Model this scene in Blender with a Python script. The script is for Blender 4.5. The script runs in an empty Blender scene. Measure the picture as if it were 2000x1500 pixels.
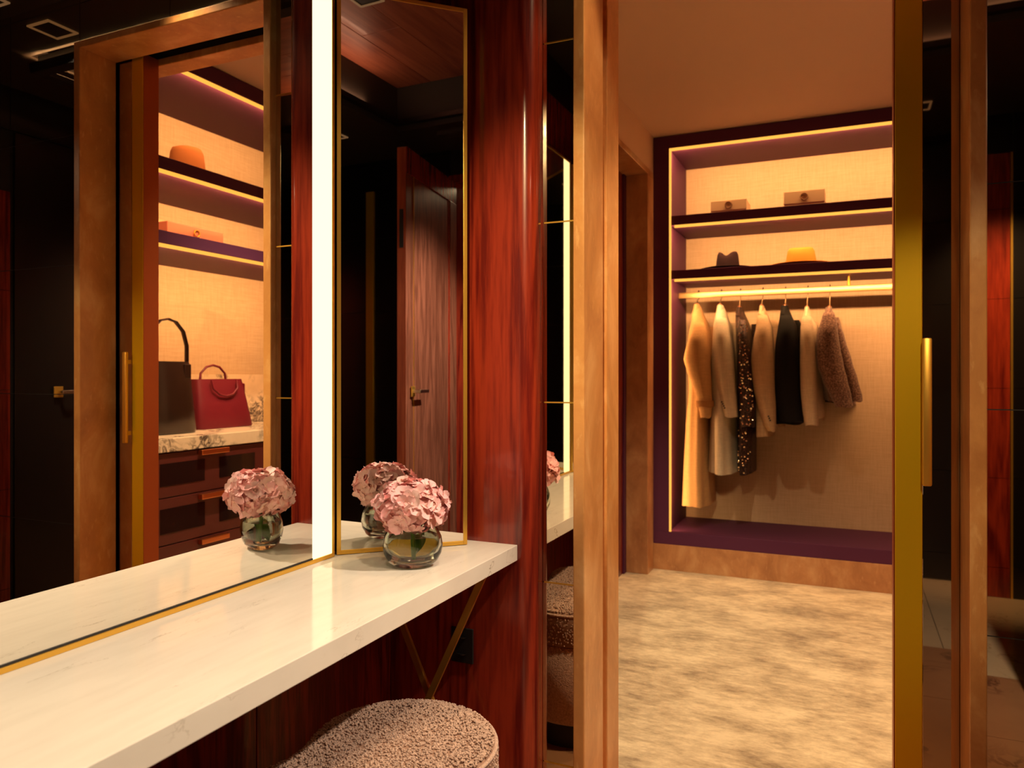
import bpy, bmesh, math, random
from mathutils import Vector, Matrix, noise
random.seed(7)
sc = bpy.context.scene
COL = sc.collection
pi = math.pi

# ------------------------------------------------------------------ camera, world, lights, exposure
YAW = 24.1105
cd = bpy.data.cameras.new('camera'); cam = bpy.data.objects.new('camera', cd); COL.objects.link(cam)
cam.location = (0, 0, 1.2); cam.rotation_euler = (pi/2, 0, math.radians(YAW))
cd.sensor_width = 36.0; cd.sensor_fit = 'HORIZONTAL'; cd.lens = 1465/2000*36
cd.shift_x = 0.0; cd.shift_y = -18.72/2000
cd.clip_start = 0.02
cd.dof.use_dof = True; cd.dof.focus_distance = 1.8; cd.dof.aperture_fstop = 5.0
sc.camera = cam
sc.view_settings.view_transform = 'Standard'; sc.view_settings.look = 'None'
sc.view_settings.gamma = 1.0; sc.view_settings.use_curve_mapping = False
sc.view_settings.exposure = 0.14
sc.cycles.max_bounces = 14; sc.cycles.glossy_bounces = 9; sc.cycles.transmission_bounces = 12
sc.cycles.diffuse_bounces = 5; sc.cycles.caustics_reflective = False; sc.cycles.caustics_refractive = True
w = bpy.data.worlds.new('world'); sc.world = w; w.use_nodes = True
w.node_tree.nodes['Background'].inputs[0].default_value = (1.0, 0.72, 0.5, 1)
w.node_tree.nodes['Background'].inputs[1].default_value = 0.02

WARM = (1.0, 0.70, 0.40)
KEY = (1.0, 0.77, 0.51)
AMBER = (1.0, 0.50, 0.19)

def area(name, loc, size, power, color, direction, spread=180, size_y=None):
    l = bpy.data.lights.new(name, 'AREA'); l.energy = power; l.color = color
    l.shape = 'RECTANGLE'; l.size = size; l.size_y = size_y or size; l.spread = math.radians(spread)
    o = bpy.data.objects.new(name, l); COL.objects.link(o); o.location = loc
    d = Vector(direction).normalized()
    up = Vector((0, 0, 1)) if abs(d.z) < .95 else Vector((0, 1, 0))
    z = -d; x = up.cross(z).normalized(); y = z.cross(x)
    o.rotation_euler = Matrix((x, y, z)).transposed().to_euler()
    return o
def spot(name, loc, power, color, target, angle=60, blend=.6, radius=.03):
    l = bpy.data.lights.new(name, 'SPOT'); l.energy = power; l.color = color
    l.spot_size = math.radians(angle); l.spot_blend = blend; l.shadow_soft_size = radius
    o = bpy.data.objects.new(name, l); COL.objects.link(o); o.location = loc
    o.rotation_euler = (Vector(target)-Vector(loc)).to_track_quat('-Z', 'Y').to_euler()
    return o
# ceiling spots of lobby and wardrobe; aimed accents and wardrobe spot are added
DOWN = [((0.02, 0.72, 2.84), 95, (-0.95, 1.0, .75), 70, KEY), ((-0.25, 1.74, 2.59), 30, (-0.7, 1.8, 1.0), 90, WARM),
        ((-0.42, 0.17, 2.59), 60, (-0.9, 0.6, .75), 80, KEY), ((0.85, -0.13, 2.59), 190, (0.72, -1.0, 1.2), 55, (1.0, .66, .38)),
        ((0.80, 1.48, 2.84), 330, (-0.78, 1.12, .62), 46, (1.0, .83, .64)), ((-0.15, -0.25, 2.59), 430, (-0.66, 1.85, 1.42), 25, (1.0, .72, .36)),  # both added to brighten the vanity front and the left jamb
        ((0.33, -0.42, 2.59), 190, (0.16, 2.0, 1.0), 22, (1.0, .74, .40)), ((0.62, 1.74, 2.59), 330, (1.05, .45, .85), 62, (1.0, .90, .84))]  # both added to brighten the brass door edge and the walnut door
for p, e, t, an, lc in DOWN: spot('downlight_lamp', p, e, lc, t, an, .9, .05)
CDOWN = [((-0.25, 2.75, 2.645), 230, (-0.2, 2.9, 0))]  # added out of view to brighten the closet
for p, e, t in CDOWN:
    if e: spot('closet_downlight_lamp', p, e, (1.0, .72, .42), t, 100, .8)

# ------------------------------------------------------------------ material helpers
def newmat(name):
    m = bpy.data.materials.new(name); m.use_nodes = True
    return m, m.node_tree, m.node_tree.nodes['Principled BSDF']
def setp(b, **k):
    names = dict(rough='Roughness', metal='Metallic', coat='Coat Weight', coatr='Coat Roughness', spec='Specular IOR Level',
                 trans='Transmission Weight', ior='IOR', sheen='Sheen Weight', sss='Subsurface Weight', emis='Emission Strength', aniso='Anisotropic')
    for a, v in k.items(): b.inputs[names[a]].default_value = v
def plain(name, col, **k):
    m, nt, b = newmat(name); b.inputs['Base Color'].default_value = (*col, 1); setp(b, **k)
    return m
def emit(name, col, s):
    m, nt, b = newmat(name); b.inputs['Base Color'].default_value = (0, 0, 0, 1)
    b.inputs['Emission Color'].default_value = (*col, 1); setp(b, emis=s, rough=.5)
    return m
def N(nt, t, **k):
    n = nt.nodes.new(t)
    for a, v in k.items():
        if a in n.inputs: n.inputs[a].default_value = v
        else: setattr(n, a, v)
    return n
def coords(nt, scale=(1, 1, 1), rot=(0, 0, 0)):
    tc = N(nt, 'ShaderNodeTexCoord'); mp = N(nt, 'ShaderNodeMapping')
    mp.inputs['Scale'].default_value = scale; mp.inputs['Rotation'].default_value = rot
    nt.links.new(tc.outputs['Object'], mp.inputs[0]); return mp.outputs[0]
def noise_tex(nt, vec, scale, detail=4, rough=.55, dist=0):
    n = N(nt, 'ShaderNodeTexNoise'); n.inputs['Scale'].default_value = scale; n.inputs['Detail'].default_value = detail
    n.inputs['Roughness'].default_value = rough; n.inputs['Distortion'].default_value = dist
    nt.links.new(vec, n.inputs['Vector']); return n.outputs[0]
def ramp(nt, fac, stops):
    r = N(nt, 'ShaderNodeValToRGB'); e = r.color_ramp.elements
    while len(e) > 1: e.remove(e[-1])
    e[0].position = stops[0][0]; e[0].color = (*stops[0][1], 1)
    for p, c in stops[1:]:
        x = e.new(p); x.color = (*c, 1)
    nt.links.new(fac, r.inputs[0]); return r.outputs[0]
def mix(nt, f, a, b, mode='MIX'):
    m = N(nt, 'ShaderNodeMix'); m.data_type = 'RGBA'; m.blend_type = mode
    for s, v in ((0, f), (6, a), (7, b)):
        if isinstance(v, (int, float)): m.inputs[s].default_value = v
        elif isinstance(v, tuple): m.inputs[s].default_value = (*v, 1)
        else: nt.links.new(v, m.inputs[s])
    return m.outputs[2]
def bump(nt, b, h, strength=.3, dist=.002):
    n = N(nt, 'ShaderNodeBump'); n.inputs['Strength'].default_value = strength; n.inputs['Distance'].default_value = dist
    nt.links.new(h, n.inputs['Height']); nt.links.new(n.outputs[0], b.inputs['Normal'])

def wood(name, dark, light, grain=9, rough=.22, coat=.6, axis='z', stretch=.07):
    m, nt, b = newmat(name)
    s = {'z': (1, 1, stretch), 'y': (1, stretch, 1), 'x': (stretch, 1, 1)}[axis]
    v = coords(nt, s)
    big = noise_tex(nt, v, grain, 3, .5, 1.2)
    wv = N(nt, 'ShaderNodeMath', operation='SINE'); mu = N(nt, 'ShaderNodeMath', operation='MULTIPLY'); mu.inputs[1].default_value = 34
    nt.links.new(big, mu.inputs[0]); nt.links.new(mu.outputs[0], wv.inputs[0])
    fine = noise_tex(nt, v, grain*14, 4, .6)
    add = N(nt, 'ShaderNodeMath', operation='MULTIPLY_ADD'); add.inputs[1].default_value = .16
    nt.links.new(wv.outputs[0], add.inputs[0]); nt.links.new(fine, add.inputs[2])
    col = ramp(nt, add.outputs[0], [(.28, dark), (.72, light)])
    blotch = noise_tex(nt, v, grain*.35, 2)
    col = mix(nt, ramp(nt, blotch, [(.35, (0, 0, 0)), (.7, (.5, .5, .5))]), col, dark)
    nt.links.new(col, b.inputs['Base Color']); setp(b, rough=rough, coat=coat, coatr=.08)
    bump(nt, b, fine, .03)
    return m
ROSE = wood('rosewood', (.13, .009, .006), (.44, .048, .016), 5.5, .25, .6)
ROSE_DARK = wood('dark rosewood', (.10, .009, .008), (.34, .04, .02), 9, .3, .4)
WALNUT = wood('walnut door', (.17, .05, .024), (.42, .14, .07), 10, .33, .25)
PLANKW = wood('ceiling plank', (.20, .05, .028), (.36, .11, .055), 5, .45, .05, 'x')
BLACK = plain('black lacquer', (.008, .006, .005), rough=.3, coat=.25, coatr=.15)
BLACKM = plain('matt black', (.012, .010, .009), rough=.6)
MAROON = plain('aubergine lacquer', (.085, .023, .065), rough=.55, spec=.12)
MAROON2 = plain('burgundy drawer lacquer', (.085, .014, .012), rough=.4)
COPPER = plain('copper pull', (.80, .28, .11), metal=1, rough=.3)
BRASS = plain('satin brass', (.86, .50, .08), metal=.82, rough=.34)
BRASSB, nt, b = newmat('brushed brass')
setp(b, metal=.6, rough=.3); b.inputs['Base Color'].default_value = (.90, .58, .015, 1)
bump(nt, b, noise_tex(nt, coords(nt, (60, 60, .6)), 8, 3), .05)
STEEL = plain('hanger wire', (.18, .12, .07), metal=1, rough=.35)
MIRROR = plain('silver mirror', (.93, .91, .85), metal=1, rough=.0)
BRONZE = plain('bronze mirror tile', (.80, .68, .50), metal=1, rough=.015)
DOORGLASS = plain('bronze mirror glass', (.60, .47, .34), metal=1, rough=.02)
TINT = plain('smoked drawer glass', (.012, .006, .006), rough=.06, coat=.3)

def stone(name, a, bcol, c, scale=6, rough=.3):
    m, nt, b = newmat(name); v = coords(nt, (1, 1, .6))
    n1 = noise_tex(nt, v, scale, 6, .62, .5); n2 = noise_tex(nt, coords(nt, (1.4, 1.4, .5)), scale*6, 4, .6)
    col = ramp(nt, n1, [(.32, a), (.52, bcol), (.7, c)])
    col = mix(nt, ramp(nt, n2, [(.58, (0, 0, 0)), (.72, (.55, .55, .55))]), col, c)
    nt.links.new(col, b.inputs['Base Color']); setp(b, rough=rough, spec=.5)
    bump(nt, b, n2, .08, .002)
    return m
TRAV = stone('travertine', (.50, .21, .065), (.66, .31, .10), (.82, .48, .2))
TRAVR = stone('wardrobe travertine', (.34, .15, .065), (.46, .225, .10), (.58, .34, .17), 8)

def marble(name, base, vein, scale, amount, warp, rough=.1, streak=(1, 1, 1), rot=(0, 0, 0), mask=(.48, .62)):
    m, nt, b = newmat(name); v = coords(nt, streak, rot)
    wn = N(nt, 'ShaderNodeTexNoise'); wn.inputs['Scale'].default_value = scale*.6; wn.inputs['Detail'].default_value = 3
    nt.links.new(v, wn.inputs['Vector'])
    vm = N(nt, 'ShaderNodeVectorMath', operation='MULTIPLY_ADD'); vm.inputs[1].default_value = (warp,)*3
    nt.links.new(wn.outputs['Color'], vm.inputs[0]); nt.links.new(v, vm.inputs[2])
    n = noise_tex(nt, vm.outputs[0], scale, 5, .6)
    sub = N(nt, 'ShaderNodeMath', operation='SUBTRACT'); sub.inputs[1].default_value = .5; nt.links.new(n, sub.inputs[0])
    ab = N(nt, 'ShaderNodeMath', operation='ABSOLUTE'); nt.links.new(sub.outputs[0], ab.inputs[0])
    patch = noise_tex(nt, v, scale*.55, 2)
    veins = ramp(nt, ab.outputs[0], [(0.0, (1, 1, 1)), (amount, (0, 0, 0))])
    msk = ramp(nt, patch, [(mask[0], (0, 0, 0)), (mask[1], (1, 1, 1))])
    f = mix(nt, 1.0, veins, msk, 'MULTIPLY')
    cloud = noise_tex(nt, v, scale*1.5, 4)
    col = mix(nt, ramp(nt, cloud, [(.4, (0, 0, 0)), (.75, (.16, .16, .16))]), base, vein)
    col = mix(nt, f, col, vein)
    nt.links.new(col, b.inputs['Base Color']); setp(b, rough=rough, spec=.22)
    return m
MARBLE = marble('cream marble', (.86, .78, .66), (.48, .40, .30), 6, .008, .12, .1, (4.5, .8, 1.5), (0, 0, .35), (.56, .70))
ARAB = marble('veined marble', (.78, .62, .45), (.05, .03, .028), 8, .085, .9, .15, mask=(.42, .54))
FLOORM = marble('brown floor marble', (.25, .12, .055), (.09, .04, .02), 4, .05, 1.0, .1)
FLOORB = marble('beige floor marble', (.40, .29, .17), (.25, .16, .08), 4, .02, .8, .12)

def fabric(name, a, c, sx=420, sz=420, rough=.85, bs=.25, sheen=.1):
    m, nt, b = newmat(name)
    n1 = noise_tex(nt, coords(nt, (1, 1, .06)), sx, 2, .6); n2 = noise_tex(nt, coords(nt, (.06, .06, 1)), sz, 2, .6)
    ad = N(nt, 'ShaderNodeMath', operation='ADD'); nt.links.new(n1, ad.inputs[0]); nt.links.new(n2, ad.inputs[1])
    col = ramp(nt, ad.outputs[0], [(.7, a), (1.0, c)]) if False else None
    h = N(nt, 'ShaderNodeMath', operation='MULTIPLY'); h.inputs[1].default_value = .5; nt.links.new(ad.outputs[0], h.inputs[0])
    col = ramp(nt, h.outputs[0], [(.36, a), (.64, c)])
    nt.links.new(col, b.inputs['Base Color']); setp(b, rough=rough, sheen=sheen, spec=.2)
    bump(nt, b, h.outputs[0], bs, .0015)
    return m
PAPER = fabric('grasscloth', (.51, .37, .235), (.60, .445, .30), 150, 150)
def cloth(name, col, var=.75, scale=300, rough=.8, sheen=.2):
    return fabric(name, tuple(x*var for x in col), col, scale, scale, rough, .15, sheen*.15)
PAINT = plain('warm plaster', (.62, .45, .33), rough=.7)
LEATHER_D = plain('dark brown leather', (.014, .005, .003), rough=.3, spec=.5)
LEATHER_R = plain('burgundy leather', (.115, .006, .014), rough=.45, spec=.3)
LED = emit('led diffuser', (1.0, .42, .06), 1.3)
STRIP = emit('mirror light panel', (1.0, .80, .44), 1.75)
GLOW = emit('light slot', (1.0, .50, .22), .15)

# ------------------------------------------------------------------ mesh builder
class M:
    def __init__(s): s.v = []; s.f = []
    def add(s, vs, fs):
        o = len(s.v); s.v += [tuple(x) for x in vs]; s.f += [tuple(i+o for i in f) for f in fs]; return s
    def box(s, x0, x1, y0, y1, z0, z1, c=0.0):
        if c <= 0:
            return s.add([(x0, y0, z0), (x1, y0, z0), (x1, y1, z0), (x0, y1, z0), (x0, y0, z1), (x1, y0, z1), (x1, y1, z1), (x0, y1, z1)],
                         [(0, 3, 2, 1), (4, 5, 6, 7), (0, 1, 5, 4), (1, 2, 6, 5), (2, 3, 7, 6), (3, 0, 4, 7)])
        b = bmesh.new(); bmesh.ops.create_cube(b, size=1)
        for q in b.verts: q.co = Vector(((x0+x1)/2+q.co.x*(x1-x0), (y0+y1)/2+q.co.y*(y1-y0), (z0+z1)/2+q.co.z*(z1-z0)))
        c = min(c, .45*min(x1-x0, y1-y0, z1-z0))
        bmesh.ops.bevel(b, geom=b.edges[:], offset=c, segments=2, profile=.5, affect='EDGES')
        b.verts.index_update(); s.add([q.co[:] for q in b.verts], [[q.index for q in f.verts] for f in b.faces]); b.free(); return s
    def obox(s, p, u, n, a0, a1, b0, b1, z0, z1, c=0.0):     # box in a frame turned about z: p origin, u along, n outward
        t = M().box(a0, a1, b0, b1, z0, z1, c)
        vs = [(p[0]+x*u[0]+y*n[0], p[1]+x*u[1]+y*n[1], z) for x, y, z in t.v]
        flip = (u[0]*n[1]-u[1]*n[0]) < 0
        return s.add(vs, [tuple(reversed(f)) if flip else f for f in t.f])
    def loft(s, rings, cap=True, close=True):
        n = len(rings[0]); o = len(s.v)
        vs = [p for r in rings for p in r]; fs = []
        for i in range(len(rings)-1):
            for j in range(n if close else n-1):
                k = (j+1) % n; fs.append((i*n+j, i*n+k, (i+1)*n+k, (i+1)*n+j))
        if cap: fs.append(tuple(reversed(range(n)))); fs.append(tuple((len(rings)-1)*n+j for j in range(n)))
        return s.add(vs, fs)
    def tube(s, pts, r, n=10, cap=True, flat=1.0):
        pts = [Vector(p) for p in pts]; rs = r if isinstance(r, (list, tuple)) else [r]*len(pts); rings = []
        for i, p in enumerate(pts):
            d = (pts[min(i+1, len(pts)-1)]-pts[max(i-1, 0)]).normalized()
            if i == 0:
                a = Vector((0, 0, 1)) if abs(d.z) < .8 else Vector((1, 0, 0)); a = (a-d*a.dot(d)).normalized()
            else: a = (a-d*a.dot(d)).normalized()
            bq = d.cross(a)
            rings.append([p+a*rs[i]*math.cos(2*pi*j/n)+bq*rs[i]*flat*math.sin(2*pi*j/n) for j in range(n)])
        return s.loft(rings, cap)
    def lathe(s, prof, c=(0, 0, 0), n=32, sx=1.0, sy=1.0, rot=0.0, cap=False):
        rings = []; cr, sr = math.cos(rot), math.sin(rot)
        for r, z in prof:
            ring = []
            for j in range(n):
                a = 2*pi*j/n; x = r*sx*math.cos(a); y = r*sy*math.sin(a)
                ring.append((c[0]+x*cr-y*sr, c[1]+x*sr+y*cr, c[2]+z))
            rings.append(ring)
        return s.loft(rings, cap)
def place(o, parent=None, mat=None, kind=None, label=None, cat=None, group=None):
    COL.objects.link(o)
    if parent is not None: o.parent = parent
    for k, v in (('kind', kind), ('label', label), ('category', cat), ('group', group)):
        if v: o[k] = v
    return o
def mk(name, m, mat, parent=None, smooth=0, origin=None, **k):
    """one mesh object; m holds world coordinates, stored relative to the thing's base"""
    base = Vector((0, 0, 0)); q = parent
    while q is not None: base += q.location; q = q.parent
    loc = Vector(origin)-base if origin else Vector((0, 0, 0)); base = base+loc
    me = bpy.data.meshes.new(name); me.from_pydata([tuple(Vector(v)-base) for v in m.v], [], m.f); me.update()
    bm = bmesh.new(); bm.from_mesh(me); bmesh.ops.recalc_face_normals(bm, faces=bm.faces[:]); bm.to_mesh(me); bm.free()
    if smooth:
        me.shade_smooth(); me.set_sharp_from_angle(angle=math.radians(smooth))
    if mat: me.materials.append(mat)
    o = bpy.data.objects.new(name, me); o.location = loc
    return place(o, parent, **k)
def thing(name, loc, label, cat, group=None):
    o = bpy.data.objects.new(name, None); o.empty_display_size = .05; o.location = loc
    return place(o, None, label=label, cat=cat, group=group)
def struct(name, m, mat, smooth=0): return mk(name, m, mat, smooth=smooth, kind='structure')

# ------------------------------------------------------------------ calibrated planes
XM = -1.1604; XW = -1.19                      # mirror glass, wall behind it
YP = 1.8134; YT = 1.8775                      # pier face / counter end, mirror tile face
JL0, JL1, JR0, JR1 = -.6549, -.6243, .2368, .2690
YJ, YD, YDB, YE = 1.8531, 2.0109, 2.0819, 2.1752
SOF, TRAY, HC = 2.60, 2.85, 2.664
XL, XR, XRB = -1.0975, .43, 1.02
YB, YBB = 4.59, 5.14
XRW = 1.40; YBK = -1.0

# ------------------------------------------------------------------ room shell: lobby
# floor: marble slabs with recessed joints
fl = struct('floor', M().box(-1.3, 2.9, -1.1, YJ+.16, -.06, -.006), BLACKM)
def slabs(x0, x1, y0, y1, nx, ny, mat):
    g = .0015
    for i in range(nx):
        for j in range(ny):
            a = x0+(x1-x0)*i/nx; c = x0+(x1-x0)*(i+1)/nx; d = y0+(y1-y0)*j/ny; e = y0+(y1-y0)*(j+1)/ny
            mk('floor_slab', M().box(a+g, c-g, d+g, e-g, -.006, 0), mat, fl)
slabs(-1.2, 1.4, .25, YD, 4, 3, FLOORM)
slabs(-1.2, -.75, -1.0, .25, 1, 2, FLOORB)
slabs(-.75, .95, -1.0, .25, 3, 2, FLOORB)
slabs(.95, 1.4, -1.0, .25, 1, 2, FLOORB)
# wall behind the vanity, panelled
wl = struct('wall_left', M().box(-1.30, XW-.012, -1.0, YP+.09, 0, SOF+.3), ROSE_DARK)
def panel(parent, x0, x1, y0, y1, z0, z1, mat, c=.0015, name='wood_panel'): return mk(name, M().box(x0, x1, y0, y1, z0, z1, c), mat, parent)
for a, c in ((.2, .74), (.74, 1.28), (1.28, YP)):
    panel(wl, XW-.012, XW, a+.001, c-.001, 0, .742, ROSE_DARK)
    panel(wl, XW-.012, XW, a+.001, c-.001, 2.17, 2.43, ROSE)
    panel(wl, XW-.012, XW, a+.001, c-.001, 2.431, SOF, BLACK)
panel(wl, XW-.012, XW, .2, YP, .743, 2.169, BLACKM, name='backing_board')
# pier at the far end of the vanity, rounded lacquered corner
def pier(name, x1, y0, y1, r=.04, front=True):
    pts = [(XW, y1), (XW, y0)]
    for i in range(9):
        a = -pi/2+pi/2*i/8; pts.append((x1-r+r*math.cos(a), y0+r+r*math.sin(a)))
    pts.append((x1, y1))
    m = M().loft([[(x, y, z) for x, y in pts] for z in (0, SOF+.2)])
    return mk(name, m, ROSE, smooth=40, kind='structure')
pier('trim_1', -.75, YP, YT+.03)
m = M().box(XW, -.75, -1.0, .2, 0, SOF+.2, .03); mk('trim_2', m, ROSE_DARK, kind='structure', smooth=30)
# partition wall with the sliding door pocket
m = M()
m.box(-1.30, JL0, YT+.005, YE-.004, 0, HC+.1)
m.box(JR1, 1.45, YT+.005, YD-.012, 0, HC+.1)
m.box(JR1, 1.12, YDB+.01, YE-.004, 0, HC+.1)
m.box(1.12, 1.45, YD-.012, YE-.004, 0, HC+.1)
m.box(JL0, JR1, YT+.005, YD-.012, 2.417, HC+.1)
m.box(JL0, JR1, YDB+.01, YE-.004, 2.42, HC+.1)
m.box(JL0, 1.12, YD-.012, YDB+.01, 2.45, HC+.1)
wf = struct('wall_front', m, BLACKM)
JO = [0.0, .16, .642, 1.125, 1.607, 2.089, 2.571, SOF]
def tiles(x0, x1, nx, parent, skip=False):
    for i in range(nx):
        a = x0+(x1-x0)*i/nx; c = x0+(x1-x0)*(i+1)/nx
        for k in range(len(JO)-1):
            g = .0012
            t = random.uniform(-.0006, .0006)
            b = M().box(a+g, c-g, YT, YT+.005, JO[k]+g, JO[k+1]-g)
            mk('mirror_tile', b, BRONZE, parent)
for z0, z1 in ((2.4185, 2.571), (2.571, SOF)):
    for a, c in ((JL0, -.19), (-.19, JR1)): mk('mirror_tile', M().box(a+.0012, c-.0012, YT, YT+.005, z0+.0012, z1-.0012), BRONZE, wf)
tiles(-.75, JL0, 1, wf)
tiles(JR1, JR1+.8, 2, wf); tiles(JR1+.8, XRW, 1, wf)
for z in JO[1:-1]:
    mk('joint_strip', M().box(-.745, JL0, YT-.0015, YT+.001, z-.0018, z+.0018), BRASS, wf)
    mk('joint_strip', M().box(JR1, XRW, YT+.0005, YT+.004, z-.0012, z+.0012), BLACKM, wf)
# travertine frame of the doorway
m = M().box(JL0, JL1, YJ, 2.019, 0, 2.417, .003).box(JL0, JL1-.02, 2.019, 2.058, 0, 2.417).box(JL0, JL1, 2.058, YE, 0, 2.417, .003)
struct('trim_3', m, TRAV)
m = M().box(JR0, JR1, YJ, YD-.008, 0, 2.417, .003).box(JR0, JR1, YDB+.008, YE, 0, 2.417, .003)
struct('trim_4', m, TRAV)
m = M().box(JL1, JR0, YJ, YD-.008, 2.392, 2.417, .003).box(JL1, JR0, YDB+.008, YE, 2.392, 2.42, .003)
struct('trim_5', m, TRAV)
struct('trim_6', M().box(JL1-.02, JR0, YJ, YE, -.02, .001), TRAVR)
# right and back walls
# doorway to the bedroom at y .40-1.05
BD0, BD1 = .39, 1.02
m = M().box(XRW+.012, XRW+.13, YBK, BD0-.05, 0, SOF+.3).box(XRW+.012, XRW+.13, BD1+.05, YT+.005, 0, SOF+.3).box(XRW+.012, XRW+.13, BD0-.05, BD1+.05, 2.44, SOF+.3)
wr = struct('wall_right', m, BLACKM)
def rpanel(y0, y1, z0, z1, mat, name='wall_panel'): return mk(name, M().box(XRW, XRW+.012, y0+.001, y1-.001, z0+.001, z1-.001), mat, wr)
for k in range(len(JO)-1):
    rpanel(YBK, -.30, JO[k], JO[k+1], BLACK); rpanel(-.30, BD0-.05, JO[k], JO[k+1], BLACK)
    if k < 5: rpanel(1.42, YT, JO[k], JO[k+1], ROSE)
rpanel(BD1+.05, 1.42, 2.39, SOF, BLACK); rpanel(1.42, YT, 2.39, SOF, BLACK)
struct('trim_7', M().box(XRW-.02, XRW, -.287, -.225, 0, 2.40, .003), BRASSB)
m = M().box(XRW-.012, XRW+.14, BD0-.05, BD0, 0, 2.44, .003).box(XRW-.012, XRW+.14, BD1, BD1+.05, 0, 2.44, .003).box(XRW-.012, XRW+.14, BD0, BD1, 2.39, 2.44, .003)
struct('trim_8', m, ROSE)
wb = struct('wall_back', M().box(-1.3, 1.53, YBK-.12, YBK-.015, 0, SOF+.3), BLACKM)
for a, c, mt in ((-1.2, -.7, BLACK), (-.7, -.2, BLACK), (-.2, .3, BLACK), (.3, .62, BLACK), (.62, .795, ROSE), (.807, XRW, BLACK)):
    for k in range(len(JO)-1):
        top = JO[k+1]
        z0 = JO[k]
        if mt is ROSE and k == 5: top = 2.39
        if mt is ROSE and k > 5: z0 = 2.39 if k == 6 else z0
        mk('wall_panel', M().box(a+.001, c-.001, YBK-.015, YBK, z0+.001, top-.001), BLACK if k > 5 else mt, wb)
mk('wall_trim', M().box(.796, .806, YBK-.015, YBK+.006, 0, 2.39), BRASS, wb)  # added brass strip standing in for a highlight on the door edge
# ceiling: black soffit with a plank-lined tray
TX0, TX1, TY0, TY1 = -.85, .96, .25, 1.607
m = M().box(-1.3, 1.53, YBK-.12, TY0, SOF, SOF+.3).box(-1.3, 1.53, TY1, YT+.02, SOF, SOF+.3).box(-1.3, TX0, TY0, TY1, SOF, SOF+.3).box(TX1, 1.53, TY0, TY1, SOF, SOF+.3)
m.box(TX0, TX1, TY0, TY1, TRAY+.012, SOF+.3)
ce = struct('ceiling', m, plain('dark bronze soffit', (.030, .022, .016), rough=.5))
for i in range(6):
    for j in range(2):
        y0 = TY0+(TY1-TY0)*i/6; y1 = TY0+(TY1-TY0)*(i+1)/6; xs = TX0+(TX1-TX0)*(.35+.3*(i % 2))
        a, c = ((TX0, xs), (xs, TX1))[j]
        mk('ceiling_plank', M().box(a+.001, c-.001, y0+.001, y1-.001, TRAY, TRAY+.012, .002), PLANKW, ce)
m = M()
zc0, zc1 = SOF+.03, SOF+.055
m.box(TX0, TX1, TY0, TY0+.035, zc0, zc1).box(TX0, TX1, TY1-.035, TY1, zc0, zc1).box(TX0, TX0+.035, TY0+.035, TY1-.035, zc0, zc1).box(TX1-.035, TX1, TY0+.035, TY1-.035, zc0, zc1)
mk('cornice', m, BLACK, ce)

# fitting glow on the recessed downlights; cornice light over the doorway
t = thing('cornice_light', (.05, TY1, SOF-.04), 'black dropped cornice whose hidden strip washes the soffit above the stone doorway', 'light')
mk('cornice_bar', M().box(TX0, TX1, TY1-.05, TY1+.004, SOF-.075, SOF-.055, .001), BLACKM, t)
mk('cornice_bar', M().box(TX1-.05, TX1+.004, TY0+.3, TY1-.05, SOF-.075, SOF-.055, .001), BLACKM, t)
mk('lip', M().box(TX0, TX1+.004, TY1, TY1+.004, SOF-.0555, SOF-.032).box(TX1, TX1+.004, TY0+.3, TY1, SOF-.0555, SOF-.032), BLACKM, t)
mk('bracket', M().box(TX0, TX1-.03, TY1-.03, TY1-.012, SOF-.055, SOF), BLACKM, t)
area('cornice_lamp', (.2, TY1-.012, SOF-.052), 1.5, 8, (1, .60, .33), (0, .55, 1), 150, .012)
area('cornice_lamp', (TX1-.012, TY1-.27, SOF-.052), .5, 1.5, (1, .62, .36), (.55, 0, 1), 150, .012)
t = thing('cove_light', (-.16, 1.02, SOF+.056), 'dim cove light tucked behind the cornice of the plank ceiling tray', 'light')
for y, dy in ((TY0+.002, 1), (TY1-.002, -1)):
    mk('cove_strip', M().box(TX0+.05, TX1-.05, min(y, y+.016*dy), max(y, y+.016*dy), SOF+.0555, SOF+.062), BLACKM, t)
    area('cove_lamp', ((TX0+TX1)/2, y+.010*dy, SOF+.064), 1.2, 1.6, (1, .56, .36), (0, .35*dy, 1), 175, .012)  # unseen lamps added to brighten the ceiling planks
DL = ['square downlight in the plank tray nearest the vanity mirror', 'square recessed downlight closest to the left stone jamb',
      'square recessed downlight above the near end of the vanity', 'square recessed downlight between the open walnut door and the back wall',
      'square downlight in the plank tray nearest the right wall', 'square recessed downlight nearest the black back wall, aimed at the stone doorway', 'square recessed downlight facing the brass edge of the sliding door', 'square recessed downlight aimed at the open walnut door']
for (p, e, tg, an, lc), lb in zip(DOWN, DL):
    x, y = p[0], p[1]; s = .055; SZ = TRAY if TX0 < x < TX1 and TY0 < y < TY1 else SOF
    t = thing('downlight', (x, y, SZ), lb, 'light', 'recessed lobby downlights')
    m = M().box(x-s-.01, x+s+.01, y-s-.01, y-s, SZ-.006, SZ).box(x-s-.01, x+s+.01, y+s, y+s+.01, SZ-.006, SZ).box(x-s-.01, x-s, y-s, y+s, SZ-.006, SZ).box(x+s, x+s+.01, y-s, y+s, SZ-.006, SZ)
    mk('trim_ring', m, GLOW, t)  # trim emits: light grazing its edges is painted as glow
    mk('lens', M().box(x-s, x+s, y-s, y+s, SZ-.002, SZ-.0005), BLACKM, t)

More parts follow.
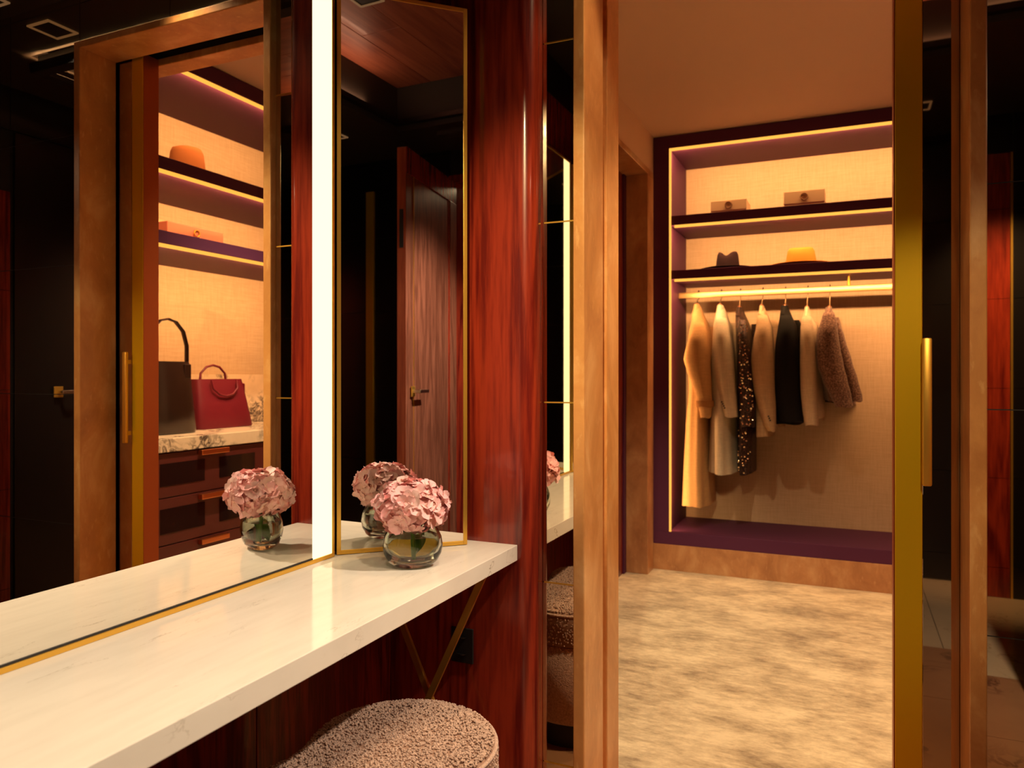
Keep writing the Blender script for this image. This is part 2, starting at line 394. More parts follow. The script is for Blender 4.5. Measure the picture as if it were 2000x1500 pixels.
# ------------------------------------------------------------------ room shell: walk-in wardrobe
struct('floor.001', M().box(-1.3, 1.1, YE, YBB+.1, -.06, .001), None)
carpet = bpy.data.objects['floor.001']
cm, nt, b = newmat('distressed carpet')
v1 = noise_tex(nt, coords(nt, (1, 1.5, 1)), 3.2, 8, .72, .15); v2 = noise_tex(nt, coords(nt, (1.6, 4.5, 1), (0, 0, .25)), 9, 6, .75); v3 = noise_tex(nt, coords(nt), 500, 2)
ad = N(nt, 'ShaderNodeMath', operation='MULTIPLY_ADD'); ad.inputs[1].default_value = .38; nt.links.new(v2, ad.inputs[0])
hf = N(nt, 'ShaderNodeMath', operation='MULTIPLY'); hf.inputs[1].default_value = .68; nt.links.new(v1, hf.inputs[0]); nt.links.new(hf.outputs[0], ad.inputs[2])
col = ramp(nt, ad.outputs[0], [(.40, (.27, .205, .135)), (.52, (.55, .45, .30)), (.62, (.76, .65, .45))])
nt.links.new(col, b.inputs['Base Color']); setp(b, rough=.9, sheen=.3, spec=.15); bump(nt, b, v3, .5, .004)
carpet.data.materials.append(cm)
struct('ceiling.001', M().box(-1.3, 1.1, YE, YBB+.1, HC, HC+.1), PAINT)
LD0, LD1 = 3.45, 4.435
m = M().box(-1.3, XL, YE, LD0, 0, HC).box(-1.3, XL, LD1+.02, YBB+.1, 0, HC).box(-1.3, XL, LD0, LD1+.02, 2.404+.03, HC)
struct('wall_closet_left', m, PAINT)
m = M().box(-1.3, XL+.004, LD1, YB-.012, 0, 2.404, .003).box(-1.3, XL+.004, LD0-.04, LD0, 0, 2.404, .003).box(-1.3, XL+.004, LD0-.04, YB-.012, 2.404, 2.44, .003)
struct('trim_9', m, TRAVR)
d2 = struct('door_2', M().box(-1.29, -1.235, LD0, LD1, 0, 2.404, .002), ROSE_DARK)
mk('door_edge_strip', M().box(-1.235, -1.225, LD1-.05, LD1, 0, 2.404, .002), MAROON, d2)
struct('wall_closet_right', M().box(XRB+.02, 1.15, YE, YBB+.1, 0, HC), PAINT)
struct('wall_closet_back', M().box(-1.3, 1.15, YBB+.02, YBB+.12, 0, HC), PAINT)

# LED profile: glowing lip towards the room, lamp on its back washing the cabinet
def ledx(parent, x0, x1, z, y, power, tilt=-.8):
    mk('led_strip', M().box(x0, x1, y, y+.012, z-.015, z), LED, parent)
    area('led_lamp', ((x0+x1)/2, y+.016, z-.014), x1-x0, power, AMBER, (0, 1, tilt), 170, .014)
def ledy(parent, y0, y1, z, x, power, tilt=-.8):
    mk('led_strip', M().box(x, x+.012, y0, y1, z-.015, z), LED, parent)
    o = area('led_lamp', (x+.016, (y0+y1)/2, z-.014), y1-y0, power, AMBER, (1, 0, tilt), 170, .014)
# ------------------------------------------------------------------ open wardrobe on the far wall
t = thing('open_wardrobe', (-.35, 4.87, 0), 'aubergine open wardrobe with lit shelves on the far wall of the closet room', 'wardrobe')
XI = -1.0; XE = XRB
mk('plinth', M().box(XL, XE, YB-.004, YBB, 0, .158, .002), TRAVR, t)
mk('base', M().box(XL, XE, YB, YBB, .158, .236, .002), MAROON, t)
mk('side_panel', M().box(XL, XI, YB, YBB, .236, HC-.002, .002), MAROON, t)
mk('side_panel', M().box(XE-.03, XE, YB, YBB, .236, HC-.002, .002), MAROON, t)
mk('top_panel', M().box(XI, XE-.03, YB, YBB, 2.586, HC-.002, .002), MAROON, t)
mk('back_panel', M().box(XI, XE-.03, YBB-.012, YBB, .236, 2.586), PAPER, t)
for z0, z1 in ((2.115, 2.172), (1.784, 1.838)):
    mk('shelf', M().box(XI+.006, XE-.03, YB+.012, YBB-.012, z0, z1, .002), MAROON, t)
    ledx(t, XI+.03, XE-.04, z0, YB+.014, 15)
ledx(t, XI+.012, XE-.04, 2.586, YB+.004, 17)
mk('led_strip', M().box(XI, XI+.011, YB+.004, YB+.018, .236, 2.586), LED, t)
area('led_lamp', (XI+.016, YB+.02, 1.4), .014, 5, AMBER, (.5, 1, 0), 160, 2.3)
m = M().box(XI, XE-.03, 4.87, 4.89, 1.690, 1.728, .006)
mk('hanging_rail', m, plain('pale brass rail', (.74, .50, .22), metal=.9, rough=.38), t, smooth=30)
for x in (.006, ): mk('rail_bracket', M().tube([(x, 4.88, 1.784), (x, 4.88, 1.765), (x, 4.88, 1.73)], [.004, .007, .011], 12), BRASS, t, smooth=40)

# ------------------------------------------------------------------ drawer unit on the right-hand wall (seen in the mirror)
t = thing('drawer_unit', (.72, 3.0, 0), 'dark red drawer cabinet with lit open shelves, seen reflected in the vanity mirror', 'cabinet')
Y0, Y1 = YE+.004, YB-.002
mk('plinth', M().box(XR+.02, XRB, Y0, Y1, 0, .16), TRAVR, t)
mk('carcass', M().box(XR+.02, XRB, Y0, Y1, .16, .855), MAROON2, t)
mk('side_panel', M().box(XR, XRB, Y0, Y0+.05, .916, HC-.002, .002), MAROON, t)
mk('side_panel', M().box(XR, XRB, 3.76, 3.81, .916, HC-.002, .002), MAROON, t)
mk('top_panel', M().box(XR, XRB, Y0, Y1, 2.586, HC-.002, .002), MAROON, t)
mk('back_panel', M().box(XRB-.012, XRB, Y0+.05, Y1, .916, 2.586), PAPER, t)
for z0, z1 in ((2.108, 2.166), (1.780, 1.838)):
    mk('shelf', M().box(XR+.012, XRB-.012, Y0+.05, 3.76, z0, z1, .002), MAROON, t)
    ledy(t, Y0+.06, 3.75, z0, XR+.014, 14)
ledy(t, Y0+.06, 3.75, 2.586, XR+.006, 12)
for (a, c) in ((2.30, 3.03), (3.03, 3.76)):
    for z0, z1, hz in ((.655, .850, .838), (.445, .650, .632), (.20, .44, .423)):
        dr = mk('drawer', M().box(XR, XR+.02, a+.002, c-.002, z0, z1, .002), MAROON2, t)
        mid = (a+c)/2
        if z0 > .4:
            for p, q in ((a+.07, mid-.045), (mid+.045, c-.085)):
                mk('pane', M().box(XR-.002, XR+.001, p, q, z0+.05, z1-.045), TINT, dr)
        mk('pull', M().box(XR-.028, XR, mid-.085, mid+.085, hz-.012, hz+.012, .003), COPPER, dr)
mk('filler_panel', M().box(XR, XR+.02, Y0, 2.298, .16, .85, .002), MAROON2, t)
t = thing('marble_worktop', (.72, 3.0, .856), 'dark veined marble worktop and upstand under two handbags', 'worktop')
mk('slab', M().box(XR-.012, XRB-.012, Y0+.002, 3.76, .856, .916, .002), ARAB, t)
mk('upstand', M().box(XRB-.03, XRB-.012, Y0+.052, 3.76, .916, 1.20, .002), ARAB, t)

# ------------------------------------------------------------------ sliding door
t = thing('sliding_door', (.5, 2.02, 0), 'bronze mirrored sliding door with a tall brass edge, half open at right', 'door')
mk('glass_leaf', M().box(.161, 1.10, YD, YD+.02, .012, 2.41, .001), DOORGLASS, t)
mk('edge_post', M().box(.1030, .1612, YD, YDB, .012, 2.41, .002), BRASSB, t)
mk('edge_strip', M().box(.1004, .1030, YD+.002, YDB-.002, .012, 2.41), plain('bronze edge strip', (.40, .10, .03), metal=.8, rough=.4), t)  # red-brown layer added: the closet's reflection on the brass put into colour
hd = mk('pull_handle', M().box(.1587, .1787, YD-.03, YD-.016, .94, 1.285, .004), BRASS, t, smooth=30)
mk('standoff', M().box(.164, .173, YD-.016, YD, .97, .985), BRASS, hd); mk('standoff', M().box(.164, .173, YD-.016, YD, 1.24, 1.255), BRASS, hd)

# ------------------------------------------------------------------ vanity
t = thing('vanity_table', (-.97, 1.0, 0), 'long cream marble vanity counter on crossed brass legs', 'vanity')
mk('marble_top', M().box(XW, -.7957, .2, YP-.0005, .709, .75, .0012), MARBLE, t)
for yy in (1.70, .32):
    for sx in (1, -1):
        xa, xb = (-1.165, -.83) if sx > 0 else (-.83, -1.165)
        off = .005*sx
        d = Vector((xb-xa, 0, -.709)).normalized(); nrm = Vector((d.z, 0, -d.x)); p = Vector((xa, yy+off, .709)); q = Vector((xb, yy+off, 0))
        hw = .0085
        m = M(); rg = []
        for e in (p, q): rg.append([e+Vector((s1*hw/abs(d.z), s2*.0045, 0)) for s1, s2 in ((-1, -1), (1, -1), (1, 1), (-1, 1))])
        m.loft(rg); mk('leg', m, BRASS, t)
    mk('mounting_plate', M().box(-.87, -.81, yy-.035, yy+.035, .701, .709, .001), BRASS, t)
# mirror set
t = thing('vanity_mirror', (XM, 1.0, .75), 'three-part vanity mirror in thin brass frames with tall light panels', 'mirror')
mk('mirror_pane', M().box(XM-.006, XM, .595, 1.432, .760, 2.165), MIRROR, t)
mk('bottom_channel', M().box(XW+.002, XM+.004, .505, 1.512, .7503, .760, .001), BRASS, t)
mk('shadow_gap', M().box(XM-.002, XM+.002, .595, 1.432, .760, .7635), BLACKM, t)
mk('top_channel', M().box(XW+.002, XM+.004, .505, 1.512, 2.165, 2.175, .001), BRASS, t)
for a, c in ((1.434, 1.505), (.522, .593)): mk('light_panel', M().box(XM-.006, XM+.001, a, c, .760, 2.165), STRIP, t)
for a, c in ((1.505, 1.514), (.513, .522)): mk('upright', M().box(XW+.002, XM+.002, a, c, .7503, 2.175), BRASS, t)
for sg in (1, -1):
    if sg > 0: p = (-1.1600, 1.5245); u = (.7172, .6968); n = (.6968, -.7172)
    else: p = (-1.1600, 2.027-1.5245); u = (.7172, -.6968); n = (.6968, .7172)
    L = .338; bw = .0105; z0, z1 = .7515, 2.165
    m = M().obox(p, u, n, 0, bw, -.012, .002, z0, z1, .0008).obox(p, u, n, L-bw, L, -.012, .002, z0, z1, .0008)
    m.obox(p, u, n, bw, L-bw, -.012, .002, z0, z0+bw, .0008).obox(p, u, n, bw, L-bw, -.012, .002, z1-bw, z1, .0008)
    fr = mk('wing_frame', m, BRASS, t)
    mk('wing_pane', M().obox(p, u, n, bw, L-bw, -.006, 0, z0+bw, z1-bw), MIRROR, fr)
    mk('wing_back', M().obox(p, u, n, bw, L-bw, -.012, -.0065, z0+bw, z1-bw), BLACKM, fr)

# outlet on the pier under the counter
t = thing('wall_outlet', (-.96, YP, .46), 'small black power outlet on the rosewood pier under the vanity counter', 'outlet')
mk('cover_plate', M().box(-.992, -.925, YP-.006, YP-.0003, .415, .51, .002), BLACKM, t)
for z in (.44, .485): mk('socket', M().lathe([(.0001, 0), (.014, 0), (.014, .003)], (-.958, YP-.0065, z), 14), BLACK, t)
# ------------------------------------------------------------------ vase with hydrangea
VC = Vector((-.932, 1.512, .7502)); VR = math.radians(31.3)
def glassmat(name, col, ior):
    m, nt, b = newmat(name); b.inputs['Base Color'].default_value = (*col, 1); setp(b, rough=0.0, trans=1.0, ior=ior); return m
GLASS = glassmat('smoky glass', (.66, .68, .60), 1.5); WATER = glassmat('vase water', (.93, .95, .88), 1.33)
t = thing('glass_vase', VC, 'clear flattened glass vase holding a pink hydrangea on the vanity counter', 'vase')
outer = [(.0001, 0), (.034, 0), (.044, .003), (.058, .014), (.0675, .032), (.0705, .05), (.067, .07), (.059, .087), (.0535, .094), (.0525, .0955)]
inner = [(.0505, .0945), (.0555, .085), (.0615, .07), (.0640, .052), (.0605, .037), (.051, .024), (.036, .017), (.0001, .0155)]
sy = .0525/.0705
mk('body', M().lathe(outer+inner, VC, 48, 1, sy, VR), GLASS, t, smooth=60)
wat = [(.0001, .016), (.0355, .0175), (.0505, .0245), (.0600, .0374), (.0634, .052), (.0612, .069), (.0600, .072), (.0001, .072)]
mk('water', M().lathe(wat, VC, 40, 1, sy, VR), WATER, t, smooth=50)
LEAFM = plain('stem green', (.16, .30, .02), rough=.4)
pm, nt, b = newmat('pink petal'); 
ob = N(nt, 'ShaderNodeObjectInfo'); tcn = N(nt, 'ShaderNodeTexCoord'); ln = N(nt, 'ShaderNodeVectorMath', operation='LENGTH'); nt.links.new(tcn.outputs['Object'], ln.inputs[0])
c1 = ramp(nt, ln.outputs['Value'], [(.0, (.92, .72, .35)), (.005, (.93, .66, .52)), (.019, (.93, .46, .46))])
c2 = ramp(nt, ob.outputs['Random'], [(0, (.94, .58, .53)), (.5, (.90, .42, .44)), (.8, (.94, .62, .55)), (1, (.93, .52, .56))])
nt.links.new(mix(nt, .65, c1, c2), b.inputs['Base Color']); setp(b, rough=.55, sss=.15, sheen=.2); b.inputs['Subsurface Radius'].default_value = (.01, .004, .003)
def floret_mesh(seed):
    rnd = random.Random(seed); m = M()
    for k in range(4):
        a = pi/2*k+rnd.uniform(-.15, .15); L = rnd.uniform(.0155, .0195); W = L*rnd.uniform(.52, .62); cup = rnd.uniform(.15, .75)
        tw = rnd.uniform(-.25, .25); pts = []; nu, nv = 5, 4
        for i in range(nu+1):
            s = i/nu; wd = W*(math.sin(pi*min(1, .12+.88*s)**.8)**.55 if s < 1 else .25)
            wd = W*(.25+.75*math.sin(pi*(.08+.62*s))**.7) if s < .85 else W*(.75 if s < 1 else .42)
            for j in range(nv+1):
                q = -1+2*j/nv
                x = L*(s+.06*(1-q*q)*(s > .9)); y = wd*q
                z = cup*L*(s**1.6)*.75+.18*W*q*q-.25*L*max(0, s-.7)*2+tw*q*W*s*.6+.0006*math.sin(9*s+5*q+seed)
                pts.append((x*math.cos(a)-y*math.sin(a), x*math.sin(a)+y*math.cos(a), z))
        fs = [(i*(nv+1)+j, i*(nv+1)+j+1, (i+1)*(nv+1)+j+1, (i+1)*(nv+1)+j) for i in range(nu) for j in range(nv)]
        m.add(pts, fs)
    b = M().lathe([(.0001, .003), (.0016, .0022), (.0019, .001), (.0012, 0)], (0, 0, 0), 6); m.add(b.v, b.f)
    me = bpy.data.meshes.new('floret'); me.from_pydata(m.v, [], m.f); me.update(); me.shade_smooth(); me.materials.append(pm)
    return me
FC = Vector((-.932, 1.506, .893))
t = thing('hydrangea', (FC.x, FC.y, .79), 'pink hydrangea flower head standing in the glass vase', 'flower')
FL = [floret_mesh(i) for i in range(7)]
NF = 112
for i in range(NF):
    zz = 1-2*(i+.5)/NF*.93; r = math.sqrt(max(0, 1-zz*zz)); a = i*2.39996
    d = Vector((r*math.cos(a), r*math.sin(a), zz))
    lump = 1+.10*noise.noise(d*2.3)+random.uniform(-.05, .05)
    p = FC+Vector((d.x*.074, d.y*.072, d.z*.053))*lump
    nrm = Vector((d.x/.074, d.y/.072, d.z/.053)).normalized(); nrm = (nrm+Vector([random.uniform(-.42, .42) for _ in range(3)])).normalized()
    o = bpy.data.objects.new('floret', FL[i % 7]); o.location = p-t.location
    o.rotation_euler = (nrm.to_track_quat('Z', 'Y').to_matrix() @ Matrix.Rotation(random.uniform(0, 6.28), 3, 'Z')).to_euler()
    o.scale = (random.uniform(1.05, 1.4),)*3
    place(o, t)
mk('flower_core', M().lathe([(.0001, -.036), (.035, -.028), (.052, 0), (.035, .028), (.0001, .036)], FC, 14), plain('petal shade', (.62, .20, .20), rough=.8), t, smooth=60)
mk('stem', M().tube([(-.930, 1.513, .769), (-.931, 1.512, .80), (-.932, 1.508, .86), FC], [.0045, .005, .0045, .004], 8), LEAFM, t, smooth=60)
lf = []
for i in range(9):
    s = i/8; wd = .013*math.sin(pi*min(1, s*.97+.03)); lf.append([(-.940+.03*s-wd, 1.523+.004*s, .775+.055*s), (-.940+.03*s, 1.526+.004*s, .775+.055*s-.004), (-.940+.03*s+wd, 1.523+.004*s, .775+.055*s)])
mk('leaf', M().loft(lf, cap=False, close=False), LEAFM, t, smooth=60)

# ------------------------------------------------------------------ boucle stool (two-lobed)
bm_, nt, b = newmat('boucle'); n1 = noise_tex(nt, coords(nt), 160, 3, .6)
nt.links.new(ramp(nt, n1, [(.3, (.34, .20, .135)), (.7, (.62, .41, .30))]), b.inputs['Base Color']); setp(b, rough=.95, sheen=.4, spec=.1); bump(nt, b, noise_tex(nt, coords(nt), 260, 2), .8, .004)
BOUC = bm_; BOUCB = plain('boucle backing', (.30, .175, .12), rough=.95, spec=.05)  # second material darkened: shade between the loops put into its colour
SC = Vector((-.842, 1.19, 0)); SR = .196; SD = .14
def stool_outline(scale=1.0):
    # smooth union of two discs -> radius as function of angle (star shaped)
    out = []
    for i in range(96):
        a = 2*pi*i/96; d = Vector((math.cos(a), math.sin(a))); lo, hi = 0, .6
        for _ in range(40):
            mid = (lo+hi)/2; p = d*mid
            d1 = (p-Vector((0, SD))).length-SR; d2 = (p-Vector((0, -SD))).length-SR; k = .10
            h = max(0, min(1, .5+.5*(d2-d1)/k)); f = d2*(1-h)+d1*h-k*h*(1-h)
            if f < 0: lo = mid
            else: hi = mid
        out.append(d*lo*scale)
    return out
OUT = stool_outline()
def inset(o):   # outline offset inwards by o
    res = []; n = len(OUT)
    for i in range(n):
        tg = (OUT[(i+1) % n]-OUT[i-1]).normalized(); nr = Vector((tg.y, -tg.x)); res.append(OUT[i]-nr*o)
    return res
t = thing('boucle_stool', SC, 'rounded two-lobed beige boucle stool in front of the vanity', 'stool')
def ring(o, z): return [(SC.x+p.x, SC.y+p.y, z) for p in inset(o)]
ZT = .446
mk('seat_cushion', M().loft([ring(.006, .335), ring(0, .345), ring(0, ZT-.022), ring(.003, ZT-.012), ring(.009, ZT-.006), ring(.022, ZT-.001)]+[[(SC.x+p.x*k, SC.y+p.y*k, z) for p in inset(.022)] for k, z in ((.8, ZT+.001), (.45, ZT+.002), (.02, ZT+.002))]), BOUCB, t, smooth=70)
mk('piping', M().tube([(SC.x+p.x, SC.y+p.y, ZT-.0125) for p in inset(.003)]+[(SC.x+p.x, SC.y+p.y, ZT-.0125) for p in inset(.003)[:1]], .0042, 8), BOUC, t, smooth=60)
mk('body', M().loft([ring(.012, .085), ring(.004, .1), ring(.004, .325), ring(.012, .335)]), BOUC, t, smooth=70)
mk('plinth', M().loft([ring(.04, 0), ring(.04, .09)]), BLACKM, t, smooth=50)
# boucle loops: small nubs on the visible top and sides
ico = bmesh.new(); bmesh.ops.create_icosphere(ico, subdivisions=1, radius=1); iv = [v.co.copy() for v in ico.verts]; ifc = [[v.index for v in f.verts] for f in ico.faces]; ico.free()
m = M(); rnd = random.Random(3); made = 0
def rim(p):
    k = math.atan2(p.y, p.x) % (2*pi)/(2*pi)*96; i = int(k) % 96; f = k-int(k)
    return OUT[i].length*(1-f)+OUT[(i+1) % 96].length*f-p.length
def inside(p): return rim(p) > .008
while made < 9500:
    p = Vector((rnd.uniform(-.2, .2), rnd.uniform(-.2, .34)))
    if not inside(p): continue
    dd = rim(p)
    z = ZT+.0035 if dd > .06 else ZT-.004+.0075*min(1, dd/.04)
    s = rnd.uniform(.0017, .0027); R = Matrix.Rotation(rnd.uniform(0, 6.28), 3, (rnd.random()-.5, rnd.random()-.5, rnd.random()-.5))
    m.add([Vector((SC.x+p.x, SC.y+p.y, z))+R @ Vector((v.x*s*1.5, v.y*s, v.z*s)) for v in iv], ifc); made += 1
for i in range(2600):
    k = rnd.randrange(96); q = inset(0)[k] if i < 1 else OUT[k]; q2 = OUT[(k+1) % 96]; f = rnd.random(); p = q*(1-f)+q2*f
    s = rnd.uniform(.0018, .0028); z = rnd.uniform(.34, ZT-.02)
    m.add([Vector((SC.x+p.x, SC.y+p.y, z))+Vector((v.x*s, v.y*s, v.z*s*1.3)) for v in iv], ifc)
mk('boucle_loops', m, BOUC, t, smooth=180, kind='stuff')

# ------------------------------------------------------------------ open walnut door and bedroom beyond
pa = Vector((.62, .538)); pb = Vector((1.385, .392)); du = (pb-pa).normalized(); dn = Vector((-du.y, du.x)); DLn = (pb-pa).length
d1 = mk('door_1', M().obox(pa, du, dn, 0, DLn, -.05, 0, .008, 2.385, .002), WALNUT, kind='structure')
mk('door_edge', M().obox(pa, du, dn, -.001, .0, -.049, -.001, .01, 2.38), wood('padauk edge', (.30, .05, .015), (.52, .12, .04), 6, .4, .1), d1)  # wood lightened and reddened to stand for light on the latch edge
m = M().obox(pa, du, dn, 0, DLn, 0, .006, 2.25, 2.385, .001); mk('top_rail', m, ROSE, d1)
mk('stile', M().obox(pa, du, dn, DLn-.11, DLn, 0, .006, .01, 2.25, .001), WALNUT, d1)
mk('inlay_strip', M().obox(pa, du, dn, DLn-.135, DLn-.112, 0, .003, .01, 2.25), ROSE, d1)
mk('inlay_strip', M().obox(pa, du, dn, .10, .104, 0, .003, .01, 2.25), BRASS, d1)
def lever(parent, p, u, n, mat, s=1):
    m = M().obox(p, u, n, -.024, .024, .006, .012, -.028, .028, .002)
    v = [(x, y, z+1.11) for x, y, z in m.v]; mm_ = M(); mm_.v = v; mm_.f = m.f
    ro = mk('lever_rose', mm_, mat, parent)
    m = M().obox(p, u, n, -.008, .008, .012, .05, -.008, .008, .002).obox(p, u, n, -.01*s, .115*s, .042, .056, -.009, .009, .003) if s > 0 else M().obox(p, u, n, -.008, .008, .012, .05, -.008, .008, .002).obox(p, u, n, -.115, .01, .042, .056, -.009, .009, .003)
    q = M(); q.v = [(x, y, z+1.11) for x, y, z in m.v]; q.f = m.f
    mk('lever', q, plain('pale nickel', (.75, .66, .5), metal=1, rough=.25), parent)
lever(d1, pa+du*.075, du, dn, BRASS)
mk('latch_plate', M().obox(pa, du, dn, -.0025, -.001, -.036, -.014, 1.86, 2.06), BLACKM, d1)
# black lacquer door in the right wall
d3 = mk('door_3', M().box(XRW-.004, XRW+.012, BD1+.056, 1.40, .008, 2.385, .002), BLACK, kind='structure')
lever(d3, Vector((XRW-.012, 1.19)), Vector((0, -1)), Vector((-1, 0)), BRASS)
# bedroom glimpsed past the door
struct('wall_bedroom', M().box(2.9, 3.0, -1.0, 2.2, 0, 2.8).box(XRW+.13, 3.0, -1.1, -1.0, 0, 2.8).box(XRW+.13, 3.0, 2.2, 2.3, 0, 2.8), ROSE_DARK)
struct('ceiling.002', M().box(XRW+.13, 3.0, -1.1, 2.3, 2.6, 2.7), PAINT)
t = thing('ceiling_lamp', (2.1, .2, 2.6), 'bright flat ceiling lamp in the bedroom glimpsed past the walnut door', 'lamp')
mk('frame', M().box(1.8, 2.4, -.1, .5, 2.585, 2.6), BRASS, t); mk('diffuser', M().box(1.82, 2.38, -.08, .48, 2.578, 2.585), emit('bedroom lamp', (1, .86, .6), 2.2), t)
area('bedroom_lamp', (2.1, .2, 2.57), .55, 8, WARM, (0, 0, -1))
t = thing('table_lamp', (2.55, -.05, .0), 'cream shaded lamp on a dark base seen through the bedroom doorway', 'lamp')
mk('base', M().lathe([(.0001, 0), (.12, 0), (.12, .02), (.03, .05), (.02, .45), (.035, .55), (.015, .68)], (2.55, -.05, 0), 20), BLACK, t, smooth=40)
mk('lamp_shade', M().lathe([(.15, .66), (.12, .98)], (2.55, -.05, 0), 24), plain('cream linen', (.75, .66, .48), rough=.8), t, smooth=60)

# ------------------------------------------------------------------ hats and boxes
FELT_D = plain('dark felt', (.022, .010, .012), rough=.9, spec=.1); FELT_O = plain('camel felt', (.48, .19, .03), rough=.9, spec=.1); FELT_B = plain('tan felt', (.36, .13, .045), rough=.9, spec=.1)
def hat(c, mat, label, rx, ry, h, dent, brim, rimmat=None):
    t = thing('brimmed_hat', c, label, 'hat', None)
    rings = []; n = 36
    prof = [(1.0, 0), (.97, .25), (.92, .55), (.86, .82), (.76, .97), (.55, 1.0), (.3, .97), (.02, .95)]
    for r, z in prof:
        rg = []
        for j in range(n):
            a = 2*pi*j/n; x = r*rx*math.cos(a); y = r*ry*math.sin(a)
            zz = z*h
            if z > .5: zz -= dent*h*(z-.5)/.5*math.exp(-(x/(rx*.40))**2)
            rg.append((c[0]+x, c[1]+y, c[2]+.012+zz))
        rings.append(rg)
    mk('crown', M().loft(rings), mat, t, smooth=80)
    rings = []
    for s, dz in ((.9, .012), (1.0, .010), (1.25, .006), (1.5, .008), (1.52, .005), (1.25, .001), (.9, .004)):
        rg = []
        for j in range(n):
            a = 2*pi*j/n; e = max(0, s-1); X = (rx*min(s, 1)+e*2*brim)*math.cos(a); Yq = (ry*min(s, 1)+e*2*brim*.75)*math.sin(a)
            rg.append((c[0]+X, c[1]+Yq, c[2]+dz+.016*e*abs(math.sin(a))*2*.6))
        rings.append(rg)
    mk('brim', M().loft(rings, cap=False), mat, t, smooth=80)
    rings = [[(c[0]+rx*k*math.cos(2*pi*j/n), c[1]+ry*k*math.sin(2*pi*j/n), c[2]+z) for j in range(n)] for k, z in ((1.012, .012), (1.0, .03))]
    mk('hat_band', M().loft(rings, cap=False), rimmat or BLACKM, t, smooth=80)
hat((-.68, 4.80, 1.838), FELT_D, 'dark brown felt hat with a dented crown, left on the lower wardrobe shelf', .072, .09, .112, .28, .11)
hat((-.255, 4.80, 1.838), FELT_O, 'camel felt hat on the lower wardrobe shelf above the hanging clothes', .088, .10, .105, .05, .11, FELT_O)
hat((.70, 2.765, 2.166), FELT_B, 'rounded tan hat on the upper shelf reflected in the vanity mirror', .085, .095, .155, .03, .06, FELT_B)
BOXM = plain('cream gift box', (.60, .42, .26), rough=.6, spec=.1); BOXP = plain('rose gift box', (.42, .12, .07), rough=.5); SEAL = plain('box emblem', (.24, .12, .06), rough=.5)
def giftbox(x0, x1, y0, y1, z0, h, mat, label, face, em, cat='box', nm='gift_box'):
    t = thing(nm, ((x0+x1)/2, (y0+y1)/2, z0), label, cat)
    mk('box_base', M().box(x0+.002, x1-.002, y0+.002, y1-.002, z0, z0+h*.28, .002), mat, t)
    mk('lid', M().box(x0, x1, y0, y1, z0+h*.26, z0+h, .003), mat, t)
    cx, cy, cz = (x0+x1)/2, (y0+y1)/2, z0+h*.64
    rg = []
    for k in range(25):
        a = 2*pi*k/24
        rg.append((cx+.019*math.cos(a), y0-.001, cz+.019*math.sin(a)) if face == 'y' else (x0-.003, cy+.016*math.cos(a), cz+.016*math.sin(a)))
    mk('emblem', M().tube(rg, .0036, 6), em, t, smooth=60)
    if face == 'y':
        mk('emblem_dot', M().lathe([(.0001, 0), (.006, 0), (.006, .0015), (.0001, .0015)], (cx, y0-.0012, cz), 10), em, t)
giftbox(-.765, -.554, 4.68, 4.89, 2.172, .085, BOXM, 'low cream gift box with a round emblem, left on the top wardrobe shelf', 'y', SEAL)
giftbox(-.344, -.120, 4.68, 4.89, 2.172, .10, BOXM, 'taller cream gift box with a round emblem, right on the top wardrobe shelf', 'y', SEAL)
giftbox(.62, .82, 2.575, 2.925, 1.838, .09, BOXP, 'long rose coloured box with a brass clasp on the shelf reflected in the mirror', 'x', BRASS)
giftbox(.84, .99, 2.45, 2.75, 1.838, .145, BOXM, 'plain cream box half hidden behind the rose box on the reflected shelf', 'x', BOXM)

# ------------------------------------------------------------------ handbags on the worktop
t = thing('bucket_bag', (.66, 2.62, .916), 'tall dark brown leather bucket bag with a looped handle on the marble worktop', 'handbag')
def rrect(cx, cy, hx, hy, z, n=28, p=3.2):
    r = []
    for j in range(n):
        a = 2*pi*j/n; ca, sa = math.cos(a), math.sin(a)
        r.append((cx+hx*math.copysign(abs(ca)**(2/p), ca), cy+hy*math.copysign(abs(sa)**(2/p), sa), z))
    return r
mk('body', M().loft([rrect(.66, 2.61, .075, .135, .917), rrect(.66, 2.61, .08, .14, .925), rrect(.66, 2.61, .075, .125, 1.06), rrect(.66, 2.61, .06, .115, 1.20), rrect(.66, 2.61, .05, .11, 1.262), rrect(.66, 2.61, .045, .105, 1.262), rrect(.66, 2.61, .05, .11, 1.20)]), LEATHER_D, t, smooth=60)
hp = [(.645, 2.705, 1.20), (.645, 2.712, 1.26), (.645, 2.712, 1.34), (.645, 2.69, 1.41), (.645, 2.645, 1.455), (.645, 2.60, 1.465), (.645, 2.555, 1.455), (.645, 2.51, 1.41), (.645, 2.49, 1.34), (.645, 2.495, 1.26), (.645, 2.505, 1.20)]
mk('handle', M().tube(hp, .015, 10, flat=.35), LEATHER_D, t, smooth=60)
mk('stitched_tab', M().box(.60, .612, 2.66, 2.70, 1.18, 1.25, .004), LEATHER_D, t)
t = thing('tote_bag', (.77, 3.03, .916), 'burgundy leather tote bag with two short handles on the marble worktop', 'handbag')
mk('body', M().loft([rrect(.77, 3.03, .085, .19, .917, p=7), rrect(.77, 3.03, .087, .192, .925, p=7), rrect(.77, 3.03, .06, .175, 1.06, p=6), rrect(.77, 3.03, .03, .16, 1.175, p=5), rrect(.77, 3.03, .024, .155, 1.172, p=5), rrect(.77, 3.03, .05, .165, 1.07, p=5)]), LEATHER_R, t, smooth=50)
mk('gusset', M().box(.742, .798, 3.195, 3.206, .93, 1.15, .004), LEATHER_R, t)
